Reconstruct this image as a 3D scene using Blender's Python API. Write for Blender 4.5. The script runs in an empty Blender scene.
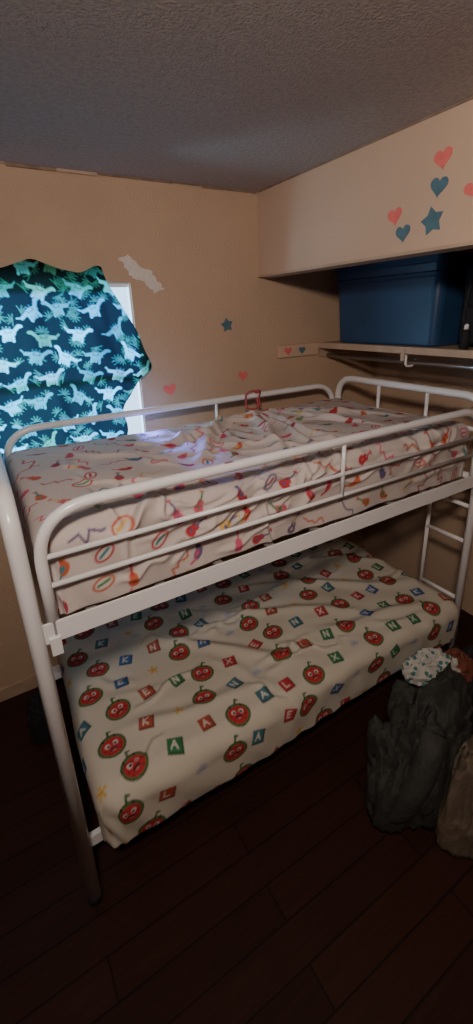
import bpy, math, random
import numpy as np
from mathutils import Vector, Matrix, noise
random.seed(7); rng=np.random.default_rng(7)
scene=bpy.context.scene
COL=scene.collection
EYE=1.98; CEIL=2.6; WY=2.3; HX=1.536; CX=2.56

# ---------------------------------------------------------------- materials
def mat(name, col, rough=0.6, metal=0.0, bump=0.0, bscale=80, var=0.0, vscale=4, attr=None, spec=0.4, trans=0.0):
    m=bpy.data.materials.new(name); m.use_nodes=True
    nt=m.node_tree; N=nt.nodes; L=nt.links
    b=N['Principled BSDF']; out=N['Material Output']
    b.inputs['Roughness'].default_value=rough; b.inputs['Metallic'].default_value=metal
    b.inputs['Specular IOR Level'].default_value=spec
    b.inputs['Base Color'].default_value=(*col,1)
    tc=N.new('ShaderNodeTexCoord')
    src=None
    if attr:
        a=N.new('ShaderNodeAttribute'); a.attribute_name=attr; src=a.outputs['Color']
    if var>0:
        n=N.new('ShaderNodeTexNoise'); n.inputs['Scale'].default_value=vscale; n.inputs['Detail'].default_value=5
        L.new(tc.outputs['Object'],n.inputs['Vector'])
        r=N.new('ShaderNodeMapRange'); r.inputs['From Min'].default_value=0.3; r.inputs['From Max'].default_value=0.7
        r.inputs['To Min'].default_value=1-var; r.inputs['To Max'].default_value=1+var
        L.new(n.outputs['Fac'],r.inputs['Value'])
        mx=N.new('ShaderNodeVectorMath'); mx.operation='SCALE'
        if src: L.new(src,mx.inputs[0])
        else: mx.inputs[0].default_value=col
        L.new(r.outputs['Result'],mx.inputs['Scale']); src=mx.outputs['Vector']
    if src: L.new(src,b.inputs['Base Color'])
    if bump>0:
        n2=N.new('ShaderNodeTexNoise'); n2.inputs['Scale'].default_value=bscale; n2.inputs['Detail'].default_value=3
        L.new(tc.outputs['Object'],n2.inputs['Vector'])
        bp=N.new('ShaderNodeBump'); bp.inputs['Strength'].default_value=bump; bp.inputs['Distance'].default_value=0.01
        L.new(n2.outputs['Fac'],bp.inputs['Height']); L.new(bp.outputs['Normal'],b.inputs['Normal'])
    if trans>0:
        t=N.new('ShaderNodeBsdfTranslucent'); ms=N.new('ShaderNodeMixShader'); ms.inputs[0].default_value=trans
        if src: L.new(src,t.inputs['Color'])
        else: t.inputs['Color'].default_value=(*col,1)
        L.new(b.outputs[0],ms.inputs[1]); L.new(t.outputs[0],ms.inputs[2]); L.new(ms.outputs[0],out.inputs['Surface'])
    return m

M_wall=mat('wall_paint',(0.53,0.38,0.27),0.75,bump=0.5,bscale=90,var=0.06,vscale=2.5)
M_head=mat('header_paint',(0.57,0.41,0.305),0.7,bump=0.15,bscale=60,var=0.05,vscale=2)
M_ceil=mat('ceiling_popcorn',(0.47,0.41,0.375),0.95,bump=1.0,bscale=110,var=0.12,vscale=60)
M_trim=mat('trim_wood',(0.46,0.34,0.25),0.6,var=0.1,vscale=8)
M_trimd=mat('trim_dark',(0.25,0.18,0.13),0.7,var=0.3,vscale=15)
M_white=mat('white_enamel',(0.80,0.81,0.85),0.26,var=0.04,vscale=6,spec=0.55)
M_chip=mat('metal_chip',(0.30,0.2,0.16),0.6)
M_sheet=mat('printed_sheet',(1,1,1),0.85,bump=0.25,bscale=14,attr='Col',spec=0.15)
M_curt=mat('dinosaur_fleece',(1,1,1),0.9,bump=0.4,bscale=200,attr='Col',spec=0.1,trans=0.5)
M_bin=mat('blue_plastic',(0.022,0.065,0.155),0.35,var=0.1,vscale=5)
M_binlid=mat('blue_plastic_lid',(0.02,0.06,0.15),0.4)
M_black=mat('black_fabric',(0.012,0.012,0.016),0.8,bump=0.5,bscale=30)
M_chrome=mat('rod_metal',(0.45,0.42,0.42),0.3,metal=0.9)
M_pink=mat('sticker_pink',(0.75,0.17,0.16),0.6,var=0.1,vscale=30)
M_teal=mat('sticker_teal',(0.08,0.17,0.22),0.6,var=0.15,vscale=30)
M_spack=mat('spackle',(0.70,0.66,0.62),0.9,bump=0.6,bscale=60,var=0.05,vscale=20)
M_olive=mat('dark_jacket_cloth',(0.034,0.036,0.034),0.85,bump=0.6,bscale=60,var=0.3,vscale=9)
M_tan=mat('tan_cloth',(0.13,0.10,0.075),0.9,bump=0.5,bscale=60,var=0.2,vscale=8)
M_brown=mat('brown_cloth',(0.16,0.05,0.03),0.8,bump=0.4,bscale=40,var=0.3,vscale=12)
M_pinkcord=mat('pink_ribbon_cloth',(0.45,0.08,0.10),0.7,var=0.2,vscale=50)
M_slat=mat('slat_metal',(0.3,0.28,0.27),0.5)
M_base=mat('mattress_ticking',(0.45,0.42,0.38),0.9)
M_vinyl=mat('window_vinyl',(0.8,0.8,0.8),0.4)

def floor_mat():
    m=bpy.data.materials.new('dark_red_wood'); m.use_nodes=True; nt=m.node_tree;N=nt.nodes;L=nt.links
    b=N['Principled BSDF']; b.inputs['Roughness'].default_value=0.6; b.inputs['Specular IOR Level'].default_value=.2
    tc=N.new('ShaderNodeTexCoord')
    br=N.new('ShaderNodeTexBrick'); br.inputs['Scale'].default_value=1.0
    br.inputs['Brick Width'].default_value=1.1; br.inputs['Row Height'].default_value=0.12; br.inputs['Mortar Size'].default_value=0.003
    br.inputs['Color1'].default_value=(0.038,0.013,0.009,1); br.inputs['Color2'].default_value=(0.026,0.009,0.006,1); br.inputs['Mortar'].default_value=(0.010,0.004,0.003,1)
    L.new(tc.outputs['Object'],br.inputs['Vector'])
    mp=N.new('ShaderNodeMapping'); mp.inputs['Scale'].default_value=(2,30,1); L.new(tc.outputs['Object'],mp.inputs['Vector'])
    n=N.new('ShaderNodeTexNoise'); n.inputs['Scale'].default_value=2; n.inputs['Detail'].default_value=6; L.new(mp.outputs['Vector'],n.inputs['Vector'])
    r=N.new('ShaderNodeMapRange'); r.inputs['To Min'].default_value=0.5; r.inputs['To Max'].default_value=1.4; L.new(n.outputs['Fac'],r.inputs['Value'])
    s=N.new('ShaderNodeVectorMath'); s.operation='SCALE'; L.new(br.outputs['Color'],s.inputs[0]); L.new(r.outputs['Result'],s.inputs['Scale'])
    L.new(s.outputs['Vector'],b.inputs['Base Color'])
    return m
M_floor=floor_mat()

# ---------------------------------------------------------------- mesh helpers
def obj_from(name, V, F, m, parent=None, smooth=False):
    me=bpy.data.meshes.new(name); me.from_pydata([tuple(v) for v in V],[],[tuple(f) for f in F]); me.update()
    if smooth: me.polygons.foreach_set('use_smooth',[True]*len(me.polygons))
    o=bpy.data.objects.new(name,me); COL.objects.link(o)
    if m: me.materials.append(m)
    if parent: o.parent=parent
    return o
def empty(name):
    e=bpy.data.objects.new(name,None); e.empty_display_size=0.1; COL.objects.link(e); return e
def box(name, a, b, m, parent=None, bevel=0.0):
    x0,y0,z0=a; x1,y1,z1=b
    V=[(x0,y0,z0),(x1,y0,z0),(x1,y1,z0),(x0,y1,z0),(x0,y0,z1),(x1,y0,z1),(x1,y1,z1),(x0,y1,z1)]
    F=[(0,3,2,1),(4,5,6,7),(0,1,5,4),(1,2,6,5),(2,3,7,6),(3,0,4,7)]
    o=obj_from(name,V,F,m,parent)
    if bevel>0:
        md=o.modifiers.new('b','BEVEL'); md.width=bevel; md.segments=3 if bevel<.03 else 6
    return o
def fillet(pts, r, n=8):
    P=[Vector(p) for p in pts]; out=[P[0]]
    for i in range(1,len(P)-1):
        a,b,c=P[i-1],P[i],P[i+1]
        u=(a-b); v=(c-b); rr=r[i-1] if isinstance(r,(list,tuple)) else r
        rr=min(rr,u.length*0.49,v.length*0.49)
        p0=b+u.normalized()*rr; p1=b+v.normalized()*rr
        for k in range(n+1):
            t=k/n; out.append(p0*(1-t)**2+b*2*t*(1-t)+p1*t*t)
    out.append(P[-1]); return out
def tube(name, pts, r, m, parent=None, seg=16, taper=None):
    P=[Vector(p) for p in pts]; V=[];F=[]
    T=[]
    for i in range(len(P)):
        a=P[max(i-1,0)]; b=P[min(i+1,len(P)-1)]; T.append((b-a).normalized())
    n=T[0].orthogonal().normalized()
    for i,p in enumerate(P):
        n=(n-T[i]*n.dot(T[i])).normalized(); bn=T[i].cross(n)
        rr=r*(taper[i] if taper else 1)
        for k in range(seg):
            a=2*math.pi*k/seg; V.append(p+n*math.cos(a)*rr+bn*math.sin(a)*rr)
    for i in range(len(P)-1):
        for k in range(seg):
            k2=(k+1)%seg; F.append((i*seg+k,i*seg+k2,(i+1)*seg+k2,(i+1)*seg+k))
    F.append(tuple(range(seg))[::-1]); F.append(tuple((len(P)-1)*seg+k for k in range(seg)))
    return obj_from(name,V,F,m,parent,smooth=True)
def np_mesh(name,P,F,m,col=None,parent=None):
    me=bpy.data.meshes.new(name)
    me.vertices.add(len(P)); me.vertices.foreach_set('co',P.astype(np.float32).ravel())
    me.loops.add(F.size); me.loops.foreach_set('vertex_index',F.astype(np.int32).ravel())
    me.polygons.add(len(F)); me.polygons.foreach_set('loop_start',np.arange(0,F.size,4,dtype=np.int32))
    me.polygons.foreach_set('use_smooth',np.ones(len(F),bool))
    me.update(calc_edges=True); me.validate()
    if col is not None:
        a=me.color_attributes.new('Col','FLOAT_COLOR','POINT')
        c=np.ones((len(P),4),np.float32); c[:,:3]=col; a.data.foreach_set('color',c.ravel())
    me.materials.append(m)
    o=bpy.data.objects.new(name,me); COL.objects.link(o)
    if parent: o.parent=parent
    return o
def grid_faces(nu,nv):
    i,j=np.meshgrid(np.arange(nu-1),np.arange(nv-1),indexing='ij')
    a=(i*nv+j).ravel(); return np.stack([a,a+nv,a+nv+1,a+1],1)

# ---------------------------------------------------------------- fabric print painter
def sdf(sh,x,y):
    k=sh[0]
    if k=='c': return np.hypot(x-sh[1],y-sh[2])-sh[3]
    if k=='e': return (np.hypot((x-sh[1])/sh[3],(y-sh[2])/sh[4])-1)*min(sh[3],sh[4])
    if k=='l':
        x1,y1,x2,y2,w=sh[1:6]; dx,dy=x2-x1,y2-y1; t=np.clip(((x-x1)*dx+(y-y1)*dy)/(dx*dx+dy*dy+1e-9),0,1)
        return np.hypot(x-x1-t*dx,y-y1-t*dy)-w
    if k=='b': return np.maximum(np.abs(x-sh[1])-sh[3],np.abs(y-sh[2])-sh[4])
def stamp(C,S,T,cx,cy,size,rot,motif):
    idx=np.where((np.abs(S-cx)<size*1.7)&(np.abs(T-cy)<size*1.7))[0]
    if len(idx)==0: return
    x=(S[idx]-cx)/size; y=(T[idx]-cy)/size; c,s=math.cos(rot),math.sin(rot)
    x,y=x*c+y*s,-x*s+y*c
    aa=0.0035/size
    for sh,col in motif:
        d=sdf(sh,x,y); a=np.clip(0.5-d/aa,0,1)[:,None]
        C[idx]=C[idx]*(1-a)+np.array(col)*a
RED=(0.42,0.04,0.05);GRN=(0.04,0.2,0.07);BLU=(0.05,0.13,0.32);YEL=(0.6,0.4,0.12);W=(0.7,0.68,0.64);BK=(0.03,0.02,0.02);TEAL=(0.05,0.22,0.25);PNK=(0.55,0.10,0.18);ORG=(0.5,0.12,0.06)
def melon():
    g=(0.03,0.11,0.035)
    return [(('l',0,0.8,0.2,1.35,0.09),g),(('l',.2,1.35,.42,1.25,.07),g),
      (('e',0,0,1.08,0.98),(0.025,0.05,0.02)),(('e',0,0,0.99,0.89),(0.07,0.17,0.05)),(('e',0,-.02,0.86,0.75),(0.44,0.035,0.045)),
      (('l',-.45,.68,-.45,.85,.07),BK),(('l',.5,.68,.5,.82,.07),BK),
      (('c',-.32,.16,.2),W),(('c',.32,.16,.2),W),(('c',-.29,.13,.12),BK),(('c',.29,.13,.12),BK),
      (('e',0,-.3,.32,.17),BK),(('e',0,-.37,.18,.07),(0.6,.2,.2)),(('c',-.62,-.15,.07),BK),(('c',.62,-.15,.07),BK),(('c',-.48,-.5,.06),BK),(('c',.48,-.5,.06),BK)]
def letter(k):
    Ls={'A':[(-.4,-.5,0,.5),(.4,-.5,0,.5),(-.2,-.1,.2,-.1)],'K':[(-.3,-.5,-.3,.5),(-.3,0,.35,.5),(-.3,0,.35,-.5)],'N':[(-.35,-.5,-.35,.5),(-.35,.5,.35,-.5),(.35,-.5,.35,.5)],
     'L':[(-.3,-.5,-.3,.5),(-.3,-.5,.35,-.5)],'E':[(-.3,-.5,-.3,.5),(-.3,.5,.3,.5),(-.3,0,.2,0),(-.3,-.5,.3,-.5)],'X':[(-.4,-.5,.4,.5),(-.4,.5,.4,-.5)]}
    return [(('l',*s,.1),(0.65,.62,.58)) for s in Ls[k]]
def block(col,k):
    return [(('b',.12,-.12,1,1),tuple(c*.35 for c in col)),(('b',0,0,.9,.9),col)]+letter(k)
def guitar(col,c2):
    return [(('c',0,-.5,.45),col),(('c',0,.0,.33),col),(('c',0,-.45,.15),c2),(('l',0,.1,0,1.1,.09),c2),(('l',-.12,1.15,.12,1.15,.1),col)]
def scribble(col,r):
    L=[];x=-1.1;y=0
    for i in range(7):
        nx=x+.33; ny=r.uniform(-.45,.5); L.append((('l',x,y,nx,ny,.07),col)); x,y=nx,ny
    return L
def bird(col,c2):
    return [(('e',0,0,.7,.4),col),(('c',.6,.3,.28),col),(('l',.85,.3,1.1,.25,.06),YEL),(('l',-.6,0,-1.1,.3,.12),c2),(('e',-.05,.1,.35,.2),c2),(('c',.65,.36,.07),BK)]
def ringm(col,c2): return [(('e',0,0,.95,.6),col),(('e',0,0,.75,.42),(0.6,.55,.54)),(('l',-.5,0,.5,.05,.12),c2)]
def cloudm(): return [(('c',-.4,0,.45),(.40,.41,.48)),(('c',.3,.05,.5),(.40,.41,.48)),(('c',0,.3,.42),(.40,.41,.48)),(('c',-.15,.05,.07),BK),(('c',.2,.05,.07),BK)]
def starm(): return [(('l',0,0,math.cos(a)*.8,math.sin(a)*.8,.22),YEL) for a in [math.pi/2+i*2*math.pi/5 for i in range(5)]]+[(('c',-.15,.05,.07),BK),(('c',.15,.05,.07),BK)]
def dino(col):
    dk=tuple(c*.35 for c in col)
    return [(('e',0,0,.62,.36),col),(('l',.45,.1,.85,.55,.15),col),(('e',1.0,.62,.26,.16),col),(('l',-.5,.05,-1.0,-.05,.16),col),(('l',-1.0,-.05,-1.4,.2,.07),col),
      (('l',.35,-.2,.4,-.7,.12),col),(('l',-.35,-.2,-.4,-.7,.13),col),(('l',.1,-.25,.1,-.62,.1),col),(('l',-.1,-.25,-.15,-.62,.1),col),
      (('l',-.35,.3,-.4,.48,.06),dk),(('l',-.1,.36,-.1,.54,.06),dk),(('l',.15,.34,.18,.52,.06),dk),(('l',-.3,.0,.3,.05,.04),dk),(('c',-.25,.15,.07),dk),(('c',.25,.15,.07),dk)]
def fern(col): return [(('l',0,0,math.cos(a)*.9,math.sin(a)*.9,.08),col) for a in (0.3,.9,1.5,2.1,2.7,3.6)]

def paint_upper(S,T,C):
    C[:]=(0.56,0.50,0.485); r=random.Random(3)
    cols=[RED,PNK,ORG,TEAL,(0.08,.25,.1),YEL,(0.12,.1,.22)]
    ny=0; y=T.min()
    while y<T.max():
        x=S.min()+(ny%2)*0.06
        while x<S.max():
            c=r.choice(cols[:3] if r.random()<.6 else cols); c2=r.choice(cols); k=r.random()
            if k<.3: m=guitar(c,c2);sz=.040
            elif k<.62: m=scribble(c,r);sz=.045
            elif k<.84: m=bird(c,c2);sz=.037
            else: m=ringm(c,c2);sz=.038
            stamp(C,S,T,x+r.uniform(-.03,.03),y+r.uniform(-.02,.02),sz,r.uniform(-1.4,1.4),m); x+=.124
        y+=.096; ny+=1
def paint_lower(S,T,C):
    C[:]=(0.56,0.525,0.455); r=random.Random(12)
    bc=[RED,(0.04,.18,.08),BLU,(0.38,.08,.05),(0.05,.16,.2)]
    ny=0; y=T.min()+.05
    while y<T.max():
        x=S.min()+(ny%2)*0.066
        i=(ny%2)
        while x<S.max():
            jx=x+r.uniform(-.018,.018); jy=y+r.uniform(-.02,.02)
            if i%3==0: stamp(C,S,T,jx,jy,.047,r.uniform(-.35,.35),melon())
            elif i%3==1: stamp(C,S,T,jx,jy,.029,r.uniform(-.5,.5),block(r.choice(bc),r.choice('AKNLEX')))
            else:
                k=r.random()
                if k<.4: stamp(C,S,T,jx,jy,.03,0,cloudm())
                elif k<.65: stamp(C,S,T,jx,jy,.024,0,starm())
                else: stamp(C,S,T,jx,jy,.028,r.uniform(-.5,.5),block(r.choice(bc),r.choice('AKNLEX')))
            x+=.132; i+=1
        y+=.134; ny+=1

def mattress(name,x0,x1,y0,y1,zt,th,r,step,folds,paint,sag=0.012,seed=0):
    ix0,ix1,iy0,iy1=x0+r,x1-r,y0+r,y1-r
    dmax=r*math.pi/2+th-r; D=dmax+.05
    s=np.arange(ix0-D,ix1+D+step,step); t=np.arange(iy0-D,iy1+D+step,step)
    S,T=[a.ravel() for a in np.meshgrid(s,t,indexing='ij')]
    px=np.clip(S,ix0,ix1); py=np.clip(T,iy0,iy1)
    dx,dy=S-px,T-py; d=np.hypot(dx,dy); dd=np.maximum(d,1e-9); nx,ny=dx/dd,dy/dd
    keep=d<=D+step*.5
    d=np.minimum(d,D)
    ang=np.minimum(d/r,math.pi/2)
    over=np.clip(d-r*math.pi/2,0,th-r); inn=np.clip(d-dmax,0,None)
    rad=r*np.sin(ang)-inn
    Pp=np.stack([px+nx*rad,py+ny*rad,zt-r*(1-np.cos(ang))-over],1)
    nz=np.cos(ang); Nn=np.stack([nx*np.sin(ang),ny*np.sin(ang),nz],1)
    h=np.zeros(len(S))
    for (ax,ay,bx,by,w,a) in folds:
        ux,uy=bx-ax,by-ay; tt=((S-ax)*ux+(T-ay)*uy)/(ux*ux+uy*uy); tc=np.clip(tt,0,1)
        wob=0.012*np.sin(tc*9+ax*20)
        ln=math.hypot(ux,uy); dist=((S-ax)*(-uy)+(T-ay)*ux)/ln+wob
        lon=np.clip(1-np.abs(tt-tc)*ln/(w*2),0,1)*(0.35+0.65*np.sin(np.pi*tc))
        h+=a*np.exp(-(dist/w)**2)*lon - a*.35*np.exp(-((dist-w*1.8)/w)**2)*lon
    for k in range(10):
        fx,fy=rng.uniform(-7,7,2); h+=sag/5*np.sin(S*fx+T*fy+rng.uniform(0,6))
    for k in range(14):
        fx,fy=rng.uniform(-35,35,2); h+=0.0007*np.sin(S*fx+T*fy+rng.uniform(0,6)+2*np.sin(S*5+k))
    h+=0.0035*np.sin(S*38+T*30+3*np.sin(S*7))*np.sin(ang)**2*(np.abs(ny)>.5)
    h*=np.clip(1-inn/.03,0,1)
    h=np.where(ang>=math.pi/2,np.minimum(h,.028),h)
    Pp+=Nn*h[:,None]
    C=np.zeros((len(S),3)); paint(S,T,C)
    F=grid_faces(len(s),len(t)); F=F[keep[F].all(1)]
    used=np.unique(F); remap=-np.ones(len(S),int); remap[used]=np.arange(len(used))
    root=empty(name)
    np_mesh('fitted_sheet',Pp[used],remap[F],M_sheet,C[used],root)
    box('mattress_core',(x0+.04,y0+.04,zt-th+.003),(x1-.04,y1-.04,zt-.05),M_base,root,.02)
    return root

def rand_folds(n,x0,x1,y0,y1,amin,amax,seed,ang=None,spread=.5):
    r=random.Random(seed); out=[]
    for i in range(n):
        x=r.uniform(x0,x1); y=r.uniform(y0,y1); l=r.uniform(.12,.45); a=(ang if ang is not None else r.uniform(0,3.14))+r.uniform(-spread,spread)
        out.append((x,y,x+l*math.cos(a),y+l*math.sin(a),r.uniform(.008,.022),r.uniform(amin,amax)))
    return out

# ---------------------------------------------------------------- room shell
XL=-1.9; YB=-1.9
fl=box('floor',(XL,YB,-.1),(CX+.1,WY+.05,0),M_floor)
box('ceiling',(XL-.1,YB-.1,CEIL),(CX+.1,WY+.05,CEIL+.1),M_ceil)
WX0,WX1,WZ0,WZ1=-.28,.765,1.28,2.14
wy0,wy1=WY,WY+.05
def wall_window():
    xs=[XL-.1,WX0,WX1,CX+.1]; zs=[0,WZ0,WZ1,CEIL]; V=[];F=[]
    def q(a,b,c,d):
        i=len(V); V.extend([a,b,c,d]); F.append((i,i+1,i+2,i+3))
    for i in range(3):
        for j in range(3):
            if i==1 and j==1: continue
            a,b,c,d=xs[i],xs[i+1],zs[j],zs[j+1]
            q((a,wy0,c),(b,wy0,c),(b,wy0,d),(a,wy0,d)); q((b,wy1,c),(a,wy1,c),(a,wy1,d),(b,wy1,d))
    a,b,c,d=WX0,WX1,WZ0,WZ1
    q((a,wy0,c),(a,wy1,c),(b,wy1,c),(b,wy0,c)); q((a,wy0,d),(b,wy0,d),(b,wy1,d),(a,wy1,d))
    q((a,wy0,c),(a,wy0,d),(a,wy1,d),(a,wy1,c)); q((b,wy0,c),(b,wy1,c),(b,wy1,d),(b,wy0,d))
    return obj_from('wall_back',V,F,M_wall)
wall_window()
box('wall_left',(XL-.1,YB,0),(XL,WY,CEIL),M_wall)
box('wall_front',(XL-.1,YB-.1,0),(CX+.1,YB,CEIL),M_wall)
box('wall_closet_back',(CX,YB,0),(CX+.1,WY,CEIL),M_wall)
box('wall_right',(HX,YB,0),(HX+.1,0.0,CEIL),M_wall)
box('wall_closet_side',(HX+.1,-.1,0),(CX,0,CEIL),M_wall)
HZ=EYE+.2
box('wall_header',(HX,0.0,HZ),(HX+.1,WY,CEIL),M_head)
box('trim_header',(HX-.004,0.0,HZ-.012),(HX+.104,WY,HZ),M_trim)
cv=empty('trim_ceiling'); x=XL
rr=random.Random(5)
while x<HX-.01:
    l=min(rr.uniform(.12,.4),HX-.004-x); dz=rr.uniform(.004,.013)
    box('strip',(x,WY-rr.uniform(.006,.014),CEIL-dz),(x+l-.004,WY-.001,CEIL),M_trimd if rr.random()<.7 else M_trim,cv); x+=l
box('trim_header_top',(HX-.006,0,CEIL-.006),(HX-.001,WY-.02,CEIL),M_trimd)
box('baseboard_back',(XL,WY-.013,0),(CX,WY,.075),M_trim)
box('baseboard_left',(XL,YB,0),(XL+.013,WY-.013,.075),M_trim)

w=empty('window_1')
for n,a,b in [('jamb_l',(WX0,WY+.02,WZ0),(WX0+.03,WY+.045,WZ1)),('jamb_r',(WX1-.008,WY+.01,WZ0),(WX1,WY+.045,WZ1)),('sill',(WX0+.03,WY+.02,WZ0),(WX1-.008,WY+.045,WZ0+.03)),
   ('head',(WX0+.03,WY+.02,WZ1-.02),(WX1-.008,WY+.045,WZ1)),('meeting_rail',(WX0+.03,WY+.025,(WZ0+WZ1)/2-.012),(WX1-.008,WY+.04,(WZ0+WZ1)/2+.012))]:
    box(n,a,b,M_vinyl,w,.002)

# ---------------------------------------------------------------- bunk bed
bed=empty('bunk_bed')
XA,XB=.005,2.045; Y0,Y1=1.139,2.139; ZT=EYE-.42
R=.023
for nm,X in (('left',XA),('right',XB)):
    pts=fillet([(X,Y0,0.002),(X,Y0,ZT),(X,Y1,ZT),(X,Y1,0.002)],.13,10)
    tube(nm+'_end_frame',pts,R if nm=='left' else .020,M_white,bed,20)
    for i,z in enumerate((.30,1.16)):
        tube(f'{nm}_cross_bar_{i}',[(X,Y0,z),(X,Y1,z)],.016,M_white,bed)
    tube(nm+'_head_bar',[(X,Y0,1.40),(X,Y1,1.40)],.011,M_white,bed)
    for i,y in enumerate((1.47,1.80)):
        tube(f'{nm}_spindle_{i}',[(X,y,1.16),(X,y,ZT)],.010,M_white,bed)
    for y in (Y0,Y1):
        tube(f'{nm}_foot_cap',[(X,y,0),(X,y,.03)],.027,M_black,bed)
    tube(nm+'_inner_post',fillet([(X,1.38,.30),(X,1.38,1.16)],.02),.011,M_white,bed)
for i,z in enumerate((.45,.80,1.0)):
    tube(f'ladder_rung_{i}',[(XB,Y0,z),(XB,1.38,z)],.011,M_white,bed)
def guard(nm,y):
    zt=EYE-.461; xa,xb=.055,2.0
    pts=fillet([(xa,y,1.14),(xa,y,zt),(xb,y,zt),(xb,y,1.14)],.16,12)
    tube(nm+'_guard_top',pts,.0165,M_white,bed,18)
    for i,z in enumerate((EYE-.595,EYE-.682)):
        tube(f'{nm}_guard_bar_{i}',[(xa,y,z),(xb,y,z)],.0080,M_white,bed,12)
    tube(nm+'_guard_mid',[(1.13,y,EYE-.685),(1.13,y,zt)],.0080,M_white,bed,12)
guard('front',Y0); guard('rear',Y1)
def rail(nm,y,z0,z1,s):
    x0,x1=XA+.02,XB-.02; t=.004
    box(nm+'_web',(x0,y-.004 if s>0 else y,z0),(x1,y+.004 if s>0 else y+.004,z1),M_white,bed,.0015)
    ya,yb=(y+.004,y+.045) if s>0 else (y-.045,y)
    box(nm+'_flange',(x0,ya,z0),(x1,yb,z0+.004),M_white,bed)
rail('front_upper_rail',Y0-.012,1.130,1.194,1)
rail('rear_upper_rail',Y1+.008,1.130,1.194,-1)
rail('front_lower_rail',Y0+.03,.215,.262,1)
rail('rear_lower_rail',Y1-.06,.215,.262,-1)
for k,x in enumerate((XA+.03,XB-.05)):
    box(f'corner_bracket_{k}',(x,Y0-.024,1.09),(x+.03,Y0-.012,1.15),M_white,bed,.003)
for k in range(9):
    x=.15+k*.22
    box(f'upper_slat_{k}',(x,Y0+.0,1.150),(x+.03,Y1-.0,1.158),M_slat,bed)
    box(f'lower_slat_{k}',(x,Y0+.05,.25),(x+.03,Y1-.08,.258),M_slat,bed)
for k,(x,y,z) in enumerate([(.62,Y0,EYE-.461+.0155),(1.45,Y0,EYE-.461+.0155),(1.9,Y0,EYE-.461+.0155)]):
    box(f'paint_chip_{k}',(x,y-.006,z-.001),(x+.03,y+.004,z+.0022),M_chip,bed)
# ---------------------------------------------------------------- mattresses
uf=[(1.30,2.05,1.02,1.35,.03,.030),(1.36,2.05,1.25,1.3,.022,.026),(1.42,2.05,1.62,1.35,.02,.022),(1.1,2.05,.7,1.5,.025,.026),(1.05,1.9,.6,1.75,.03,.022),
    (.95,1.95,1.35,1.95,.045,.028),(.7,1.95,1.0,1.75,.03,.018),(1.5,2.0,1.9,1.5,.018,.018),(.2,1.9,.6,1.6,.02,.014),(1.33,2.05,1.15,1.2,.016,.02)]
uf+=rand_folds(40,.2,1.7,1.2,2.0,.006,.014,2,ang=-1.0,spread=.6)
uf+=rand_folds(44,.1,1.8,.95,1.2,.007,.014,8,ang=.35,spread=.35)
mattress('mattress',.05,2.00,1.176,2.095,EYE-.54,.267,.05,.0045,uf,paint_upper,sag=.012)
lf=[(.3,1.9,1.0,1.25,.03,.02),(.5,1.95,1.5,1.3,.03,.018),(1.0,1.9,1.9,1.35,.035,.02),(1.2,1.3,1.8,1.2,.03,.02),(.2,1.3,.8,1.2,.03,.015),(1.5,1.9,1.95,1.6,.03,.02)]
lf+=rand_folds(34,.15,1.8,1.1,1.9,.005,.012,5,ang=-.4,spread=.8)
mattress('mattress.001',.07,1.99,1.075,2.04,.49,.222,.07,.0045,lf,paint_lower,sag=.022)

# ---------------------------------------------------------------- dinosaur curtain
def sinterp(x,xp,fp,d):
    return sum(np.interp(x+k*d,xp,fp) for k in (-1.5,-1,-.5,0,.5,1,1.5))/7
def curtain():
    nu,nv=300,240
    s,t=np.meshgrid(np.linspace(0,1,nu),np.linspace(0,1,nv),indexing='ij'); s=s.ravel(); t=t.ravel()
    zz=np.array([-.70,-.45,-.34,-.22,-.145,0,.10,.17,.245]); xr=np.array([.64,.65,.68,.785,.830,.775,.70,.645,.60])
    zrow=-.70+t*.93
    X=-.42+(sinterp(zrow,zz,xr,.03)+.008*np.sin(zrow*31)+.42)*s
    top=sinterp(X,[-.42,-.25,-.1,.05,.19,.316,.42,.52,.60,.66,.72,.82],[.10,.20,.255,.215,.215,.258,.218,.198,.238,.20,.15,.05],.014)
    Z=-.70+t*(top+.70)
    fold=.012*np.sin(X*22+Z*5)+.007*np.sin(X*41-Z*9)+.018*np.exp(-((X-.45+.5*(Z-.2))/.035)**2)+.015*np.exp(-((X-.2-.4*(Z-.2))/.04)**2)+.016*np.exp(-((X-.62+.15*(Z))/.028)**2)+.012*np.exp(-((X-.33+.1*Z)/.025)**2)
    fold*=np.clip((.25-Z)*5,.25,1)
    Y=WY-.038-fold-.02*np.clip(-Z,0,.6)
    C=np.zeros((nu*nv,3)); C[:]=(0.006,0.013,0.013); r=random.Random(4)
    cols=[(0.05,.31,.28),(0.09,.45,.41),(0.03,.20,.17),(0.05,.21,.11),(0.11,.36,.29)]
    S_,T_=X.copy(),Z.copy()
    for k in range(300):
        stamp(C,S_,T_,r.uniform(-.4,.85),r.uniform(-.7,.28),.028,r.uniform(0,6),fern((0.02,.13,.08)))
    y=-.68;n=0
    while y<.3:
        x=-.42+(n%2)*.08
        while x<.86:
            m=dino(r.choice(cols)); 
            if r.random()<.5: m=[((q[0],-q[1],q[2])+q[3:] if q[0]!='l' else ('l',-q[1],q[2],-q[3],q[4],q[5]),c) for q,c in m]
            stamp(C,S_,T_,x+r.uniform(-.02,.02),y+r.uniform(-.018,.018),.049,r.uniform(-.6,.6),m); x+=.15
        y+=.102;n+=1
    P=np.stack([X,Y,Z+EYE],1)
    return np_mesh('dinosaur_blanket_curtain',P,grid_faces(nu,nv)[:, ::-1],M_curt,C)
curtain()

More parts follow.
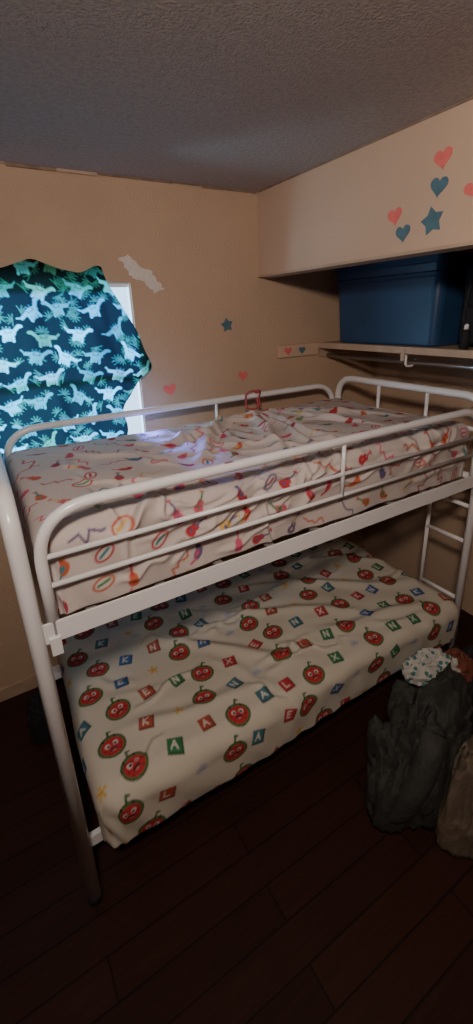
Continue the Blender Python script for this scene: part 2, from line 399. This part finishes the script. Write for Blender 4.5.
# ---------------------------------------------------------------- stickers
def extr(name,pts2,plane,pos,m,th=.0015,rot=0):
    c,s=math.cos(rot),math.sin(rot); V=[]
    for d in (0.0006,th+.0006):
        for (u,v) in pts2:
            u,v=u*c-v*s,u*s+v*c
            if plane=='back': V.append((pos[0]+u,pos[1]-d,pos[2]+v))
            else: V.append((pos[0]-d,pos[1]-u,pos[2]+v))
    n=len(pts2); F=[tuple(range(n)),tuple(range(2*n-1,n-1,-1))]+[(i,(i+1)%n,n+(i+1)%n,n+i) for i in range(n)]
    return obj_from(name,V,F,m)
def heart(sz):
    return [(sz/34*16*math.sin(a)**3, sz/34*(13*math.cos(a)-5*math.cos(2*a)-2*math.cos(3*a)-math.cos(4*a))) for a in [2*math.pi*k/40 for k in range(40)]]
def star(sz):
    return [((sz/2 if k%2==0 else sz/3.4)*math.sin(k*math.pi/5),(sz/2 if k%2==0 else sz/3.4)*math.cos(k*math.pi/5)) for k in range(10)]
HP=HX
for i,(y,z,sz,m,ro) in enumerate([(1.143,2.458,.075,M_pink,.1),(1.148,2.375,.075,M_teal,-.1),(1.333,2.314,.072,M_pink,0.15),(1.288,2.248,.072,M_teal,0.1),(1.015,2.34,.07,M_pink,.4)]):
    extr('heart_sticker',heart(sz),'head',(HP,y,z),m,rot=ro)
extr('star_sticker',star(.098),'head',(HP,1.162,2.268),M_teal,rot=.2)
extr('star_sticker',star(.085),'back',(1.312,WY,1.914),M_teal,rot=.15)
extr('heart_sticker',heart(.08),'back',(.927,WY,1.587),M_pink,rot=.1)
extr('heart_sticker',heart(.07),'back',(1.409,WY,1.615),M_pink,rot=-.1)
sp=[];r_=random.Random(9)
for k in range(60):
    t=k/60*2*math.pi
    u=.125*math.cos(t); w_=.042*math.sin(t)*(1+.3*math.cos(2*t+1))
    j=r_.uniform(-.006,.006)
    sp.append((u+j+.012*math.sin(5*t),w_+.012*math.sin(u*40)+j))
extr('spackle_patch',sp,'back',(.83,WY,2.18),M_spack,rot=-.55)

# ---------------------------------------------------------------- closet shelf
cs=empty('closet_shelf')
SZ=EYE-.205
box('shelf_board',(2.0,0.0,SZ-.018),(CX,WY,SZ),M_trim,cs)
box('shelf_front_edge',(1.985,0.0,SZ-.034),(2.0,WY-.0,SZ+.002),M_trim,cs,.002)
box('wall_cleat',(1.665,WY-.02,SZ-.075),(1.985,WY,SZ+.0),M_head,cs,.002)
box('wall_cleat_rear',(2.0,WY-.02,SZ-.09),(CX,WY,SZ-.018),M_trim,cs)
extr('cleat_heart_pink',heart(.06),'back',(1.737,WY-.02,SZ-.036),M_pink).parent=cs
extr('cleat_heart_teal',heart(.055),'back',(1.85,WY-.02,SZ-.038),M_teal).parent=cs
tube('closet_rod',[(2.07,0.0,SZ-.085),(2.07,WY-.02,SZ-.085)],.014,M_chrome,cs)
for k,y in enumerate((1.6,.7)):
    tube(f'rod_bracket_{k}',fillet([(2.01,y,SZ-.02),(2.01,y,SZ-.10),(2.07,y,SZ-.105),(2.09,y,SZ-.07)],.02),.006,M_white,cs)
    box(f'bracket_plate_{k}',(1.978,y-.012,SZ-.07),(1.985,y+.012,SZ-.004),M_trim,cs,.001)

def storage_bin():
    root=empty('storage_bin')
    x0,x1,y0,y1=2.02,2.45,1.44,2.20; z0=SZ+.001; H=.45; V=[];F=[]
    def ring(z,ins,rc=.05,n=6):
        out=[]
        for cx,cy,a0 in ((x1-ins-rc,y1-ins-rc,0),(x0+ins+rc,y1-ins-rc,90),(x0+ins+rc,y0+ins+rc,180),(x1-ins-rc,y0+ins+rc,270)):
            for k in range(n+1):
                a=math.radians(a0+90*k/n); out.append((cx+rc*math.cos(a),cy+rc*math.sin(a),z))
        return out
    prof=[(0,.035),(.01,.028),(H*.75,.012),(H*.76,.004),(H*.80,.004),(H*.81,.012),(H-.05,.008),(H-.045,-.004),(H-.03,-.004)]
    rings=[ring(z0+z,i) for z,i in prof]; n=len(rings[0])
    for rg in rings: V+=rg
    for i in range(len(rings)-1):
        for k in range(n): F.append((i*n+k,i*n+(k+1)%n,(i+1)*n+(k+1)%n,(i+1)*n+k))
    F.append(tuple(range(n))[::-1]); obj_from('tub',V,F,M_bin,root)
    V=[];F=[]
    prof=[(H-.035,-.012),(H-.012,-.012),(H-.008,-.004),(H-.008,.02),(H-.016,.03),(H-.016,.06),(H,.07)]
    rings=[ring(z0+z,i) for z,i in prof]
    for rg in rings: V+=rg
    for i in range(len(rings)-1):
        for k in range(n): F.append((i*n+k,i*n+(k+1)%n,(i+1)*n+(k+1)%n,(i+1)*n+k))
    F.append(tuple((len(rings)-1)*n+k for k in range(n))); obj_from('lid',V,F,M_binlid,root)
storage_bin()

# cloth heaps --------------------------------------------------------------
def heap(name,c,rx,ry,h,m,parent=None,seed=0,amp=.25,nu=110,nv=60,rot=0,sharp=1.0):
    V=[];F=[];off=Vector((seed*7.3,seed*3.1,seed*1.7))
    for j in range(nv+1):
        ph=(j/nv)*math.pi*.5
        for i in range(nu):
            th=2*math.pi*i/nu
            d=Vector((math.cos(th)*math.cos(ph),math.sin(th)*math.cos(ph),math.sin(ph)))
            n1=noise.noise(d*1.7+off); q=d*3.0+off+Vector((noise.noise(d*2+off),)*3)
            n2=1-abs(noise.noise(q))*2.2
            n3=1-abs(noise.noise(d*8+off+Vector((n1,n1,n1))))*2
            k=1+amp*(n1*.9+n2*.35*sharp+n3*.12*sharp)-amp*.35
            x,y,z=d.x*rx*k,d.y*ry*k,max(0,d.z**.8*h*k)
            V.append((c[0]+x*math.cos(rot)-y*math.sin(rot),c[1]+x*math.sin(rot)+y*math.cos(rot),c[2]+z))
    for j in range(nv):
        for i in range(nu):
            i2=(i+1)%nu; F.append((j*nu+i,j*nu+i2,(j+1)*nu+i2,(j+1)*nu+i))
    F.append(tuple(range(nu))[::-1])
    return obj_from(name,V,F,m,parent,smooth=True)
def spot_cloth_mat():
    m=bpy.data.materials.new('polka_cloth'); m.use_nodes=True; nt=m.node_tree;N=nt.nodes;L=nt.links
    b=N['Principled BSDF']; b.inputs['Roughness'].default_value=.85
    tc=N.new('ShaderNodeTexCoord'); v=N.new('ShaderNodeTexVoronoi'); v.inputs['Scale'].default_value=38; L.new(tc.outputs['Object'],v.inputs['Vector'])
    cr=N.new('ShaderNodeValToRGB'); cr.color_ramp.interpolation='CONSTANT'
    cr.color_ramp.elements[0].color=(.05,.16,.16,1); cr.color_ramp.elements[1].position=.33; cr.color_ramp.elements[1].color=(.42,.42,.40,1)
    L.new(v.outputs['Distance'],cr.inputs['Fac']); L.new(cr.outputs['Color'],b.inputs['Base Color'])
    return m
M_polka=spot_cloth_mat()
cp=empty('clothes_pile')
heap('jacket_body',(1.36,.80,0),.27,.19,.54,M_olive,cp,1,.30)
heap('jacket_fold',(1.22,.79,0),.18,.15,.42,M_olive,cp,2,.35)
heap('pants',(1.68,.84,0),.22,.13,.50,M_black,cp,3,.3)
heap('patterned_shirt',(1.45,.88,.465),.13,.075,.11,M_polka,cp,4,.3,rot=-.4)
heap('brown_shirt',(1.56,.84,.44),.08,.07,.11,M_brown,cp,5,.25)
heap('tan_blanket',(1.33,.57,0),.14,.11,.48,M_tan,cp,6,.25)
tube('jacket_sleeve',fillet([(1.24,.70,.44),(1.15,.67,.32),(1.10,.71,.12),(1.08,.78,.05)],.08,8),.05,M_olive,cp,20)

heap('duffel_bag',(-.05,1.95,0),.065,.065,.26,M_black,None,8,.2)

bp_=empty('backpack')
box('backpack_body',(2.11,1.03,SZ+.001),(2.44,1.41,SZ+.40),M_black,bp_,.07)
box('backpack_pocket',(2.07,1.08,SZ+.02),(2.13,1.36,SZ+.20),M_black,bp_,.025)
tube('backpack_strap',fillet([(2.12,1.30,SZ+.37),(2.08,1.33,SZ+.30),(2.07,1.34,SZ+.12),(2.10,1.32,SZ+.03)],.04),.010,M_black,bp_)
tube('backpack_handle',fillet([(2.20,1.17,SZ+.39),(2.20,1.17,SZ+.43),(2.20,1.27,SZ+.43),(2.20,1.27,SZ+.39)],.03),.008,M_black,bp_)
bt=empty('lotion_bottle')
def lathe(name,c,prof,m,parent,seg=24):
    V=[];F=[]
    for r,z in prof:
        for k in range(seg):
            a=2*math.pi*k/seg; V.append((c[0]+r*math.cos(a),c[1]+r*math.sin(a),c[2]+z))
    for i in range(len(prof)-1):
        for k in range(seg): F.append((i*seg+k,i*seg+(k+1)%seg,(i+1)*seg+(k+1)%seg,(i+1)*seg+k))
    F.append(tuple(range(seg))[::-1]); F.append(tuple((len(prof)-1)*seg+k for k in range(seg)))
    return obj_from(name,V,F,m,parent,True)
lathe('bottle_body',(2.02,1.285,SZ+.003),[(.018,0),(.022,.004),(.022,.07),(.016,.085),(.008,.09)],M_black,bt)
lathe('bottle_cap',(2.02,1.285,SZ+.093),[(.010,0),(.010,.02),(.006,.024)],M_vinyl,bt)

rb=empty('hair_ribbon'); zt=EYE-.461; xr_=1.36
P=[];n=60
for k in range(n+1):
    a=2*math.pi*k/n; P.append((xr_+.055*math.sin(a)+.01*math.sin(3*a),Y1-.026-.008*math.cos(2*a),zt-.018+.052*math.cos(a)))
tube('ribbon_loop',P,.0055,M_pinkcord,rb,10)
tube('ribbon_knot',[(xr_+.015,Y1-.028,zt+.024),(xr_+.03,Y1-.03,zt+.030),(xr_+.045,Y1-.028,zt+.024)],.009,M_pinkcord,rb,10)
tube('ribbon_tail',[(xr_+.02,Y1-.028,zt-.01),(xr_+.03,Y1-.03,zt-.05),(xr_+.02,Y1-.032,zt-.075)],.005,M_pinkcord,rb,10)

# ceiling fixture above the viewer
cf=empty('ceiling_lamp'); LX,LY=-.15,-.12
lathe('lamp_base',(LX,LY,CEIL-.03),[(.17,0),(.17,.03)],M_vinyl,cf,40)
l=bpy.data.lights.new('ceiling_lamp_light','AREA'); l.shape='DISK'; l.size=.26; l.energy=44; l.color=(1,.82,.68)
lo=bpy.data.objects.new('ceiling_lamp_light',l); COL.objects.link(lo); lo.location=(LX,LY,CEIL-.06); lo.parent=cf
lo.rotation_euler=(Vector((1.4,1.3,1.6))-Vector(lo.location)).to_track_quat('-Z','Y').to_euler()

# daylight outside the window
l=bpy.data.lights.new('window_daylight','AREA'); l.shape='RECTANGLE'; l.size=1.0; l.size_y=.8; l.energy=62; l.color=(.42,.78,1)
lo=bpy.data.objects.new('window_daylight',l); COL.objects.link(lo); lo.location=(-.1,WY+.55,1.6)
lo.rotation_euler=(Vector((.2,1.7,1.5))-Vector(lo.location)).to_track_quat('-Z','Y').to_euler()
l=bpy.data.lights.new('sun','SUN'); l.energy=42; l.angle=.30; l.color=(.20,.27,1)
lo=bpy.data.objects.new('sun',l); COL.objects.link(lo); lo.location=(-.5,WY+1,3)
lo.rotation_euler=Vector((.0,-.80,-.25)).to_track_quat('-Z','Y').to_euler()
wd=bpy.data.worlds.new('World'); scene.world=wd; wd.use_nodes=True
wd.node_tree.nodes['Background'].inputs[0].default_value=(.45,.70,1,1); wd.node_tree.nodes['Background'].inputs[1].default_value=3.0

# ---------------------------------------------------------------- camera
cam=bpy.data.cameras.new('camera'); co=bpy.data.objects.new('camera',cam); COL.objects.link(co); scene.camera=co
fwd=Vector((.4752,.8156,-.3290)).normalized(); right=Vector((.8573,-.5142,-.0355)); right=(right-fwd*right.dot(fwd)).normalized(); up=right.cross(fwd)
M=Matrix.Identity(4)
for i in range(3): M[i][0]=right[i]; M[i][1]=up[i]; M[i][2]=-fwd[i]
M[2][3]=EYE; co.matrix_world=M
cam.sensor_fit='HORIZONTAL'; cam.sensor_width=36; cam.lens=437/473*36; cam.shift_y=-47/473; cam.clip_start=.02
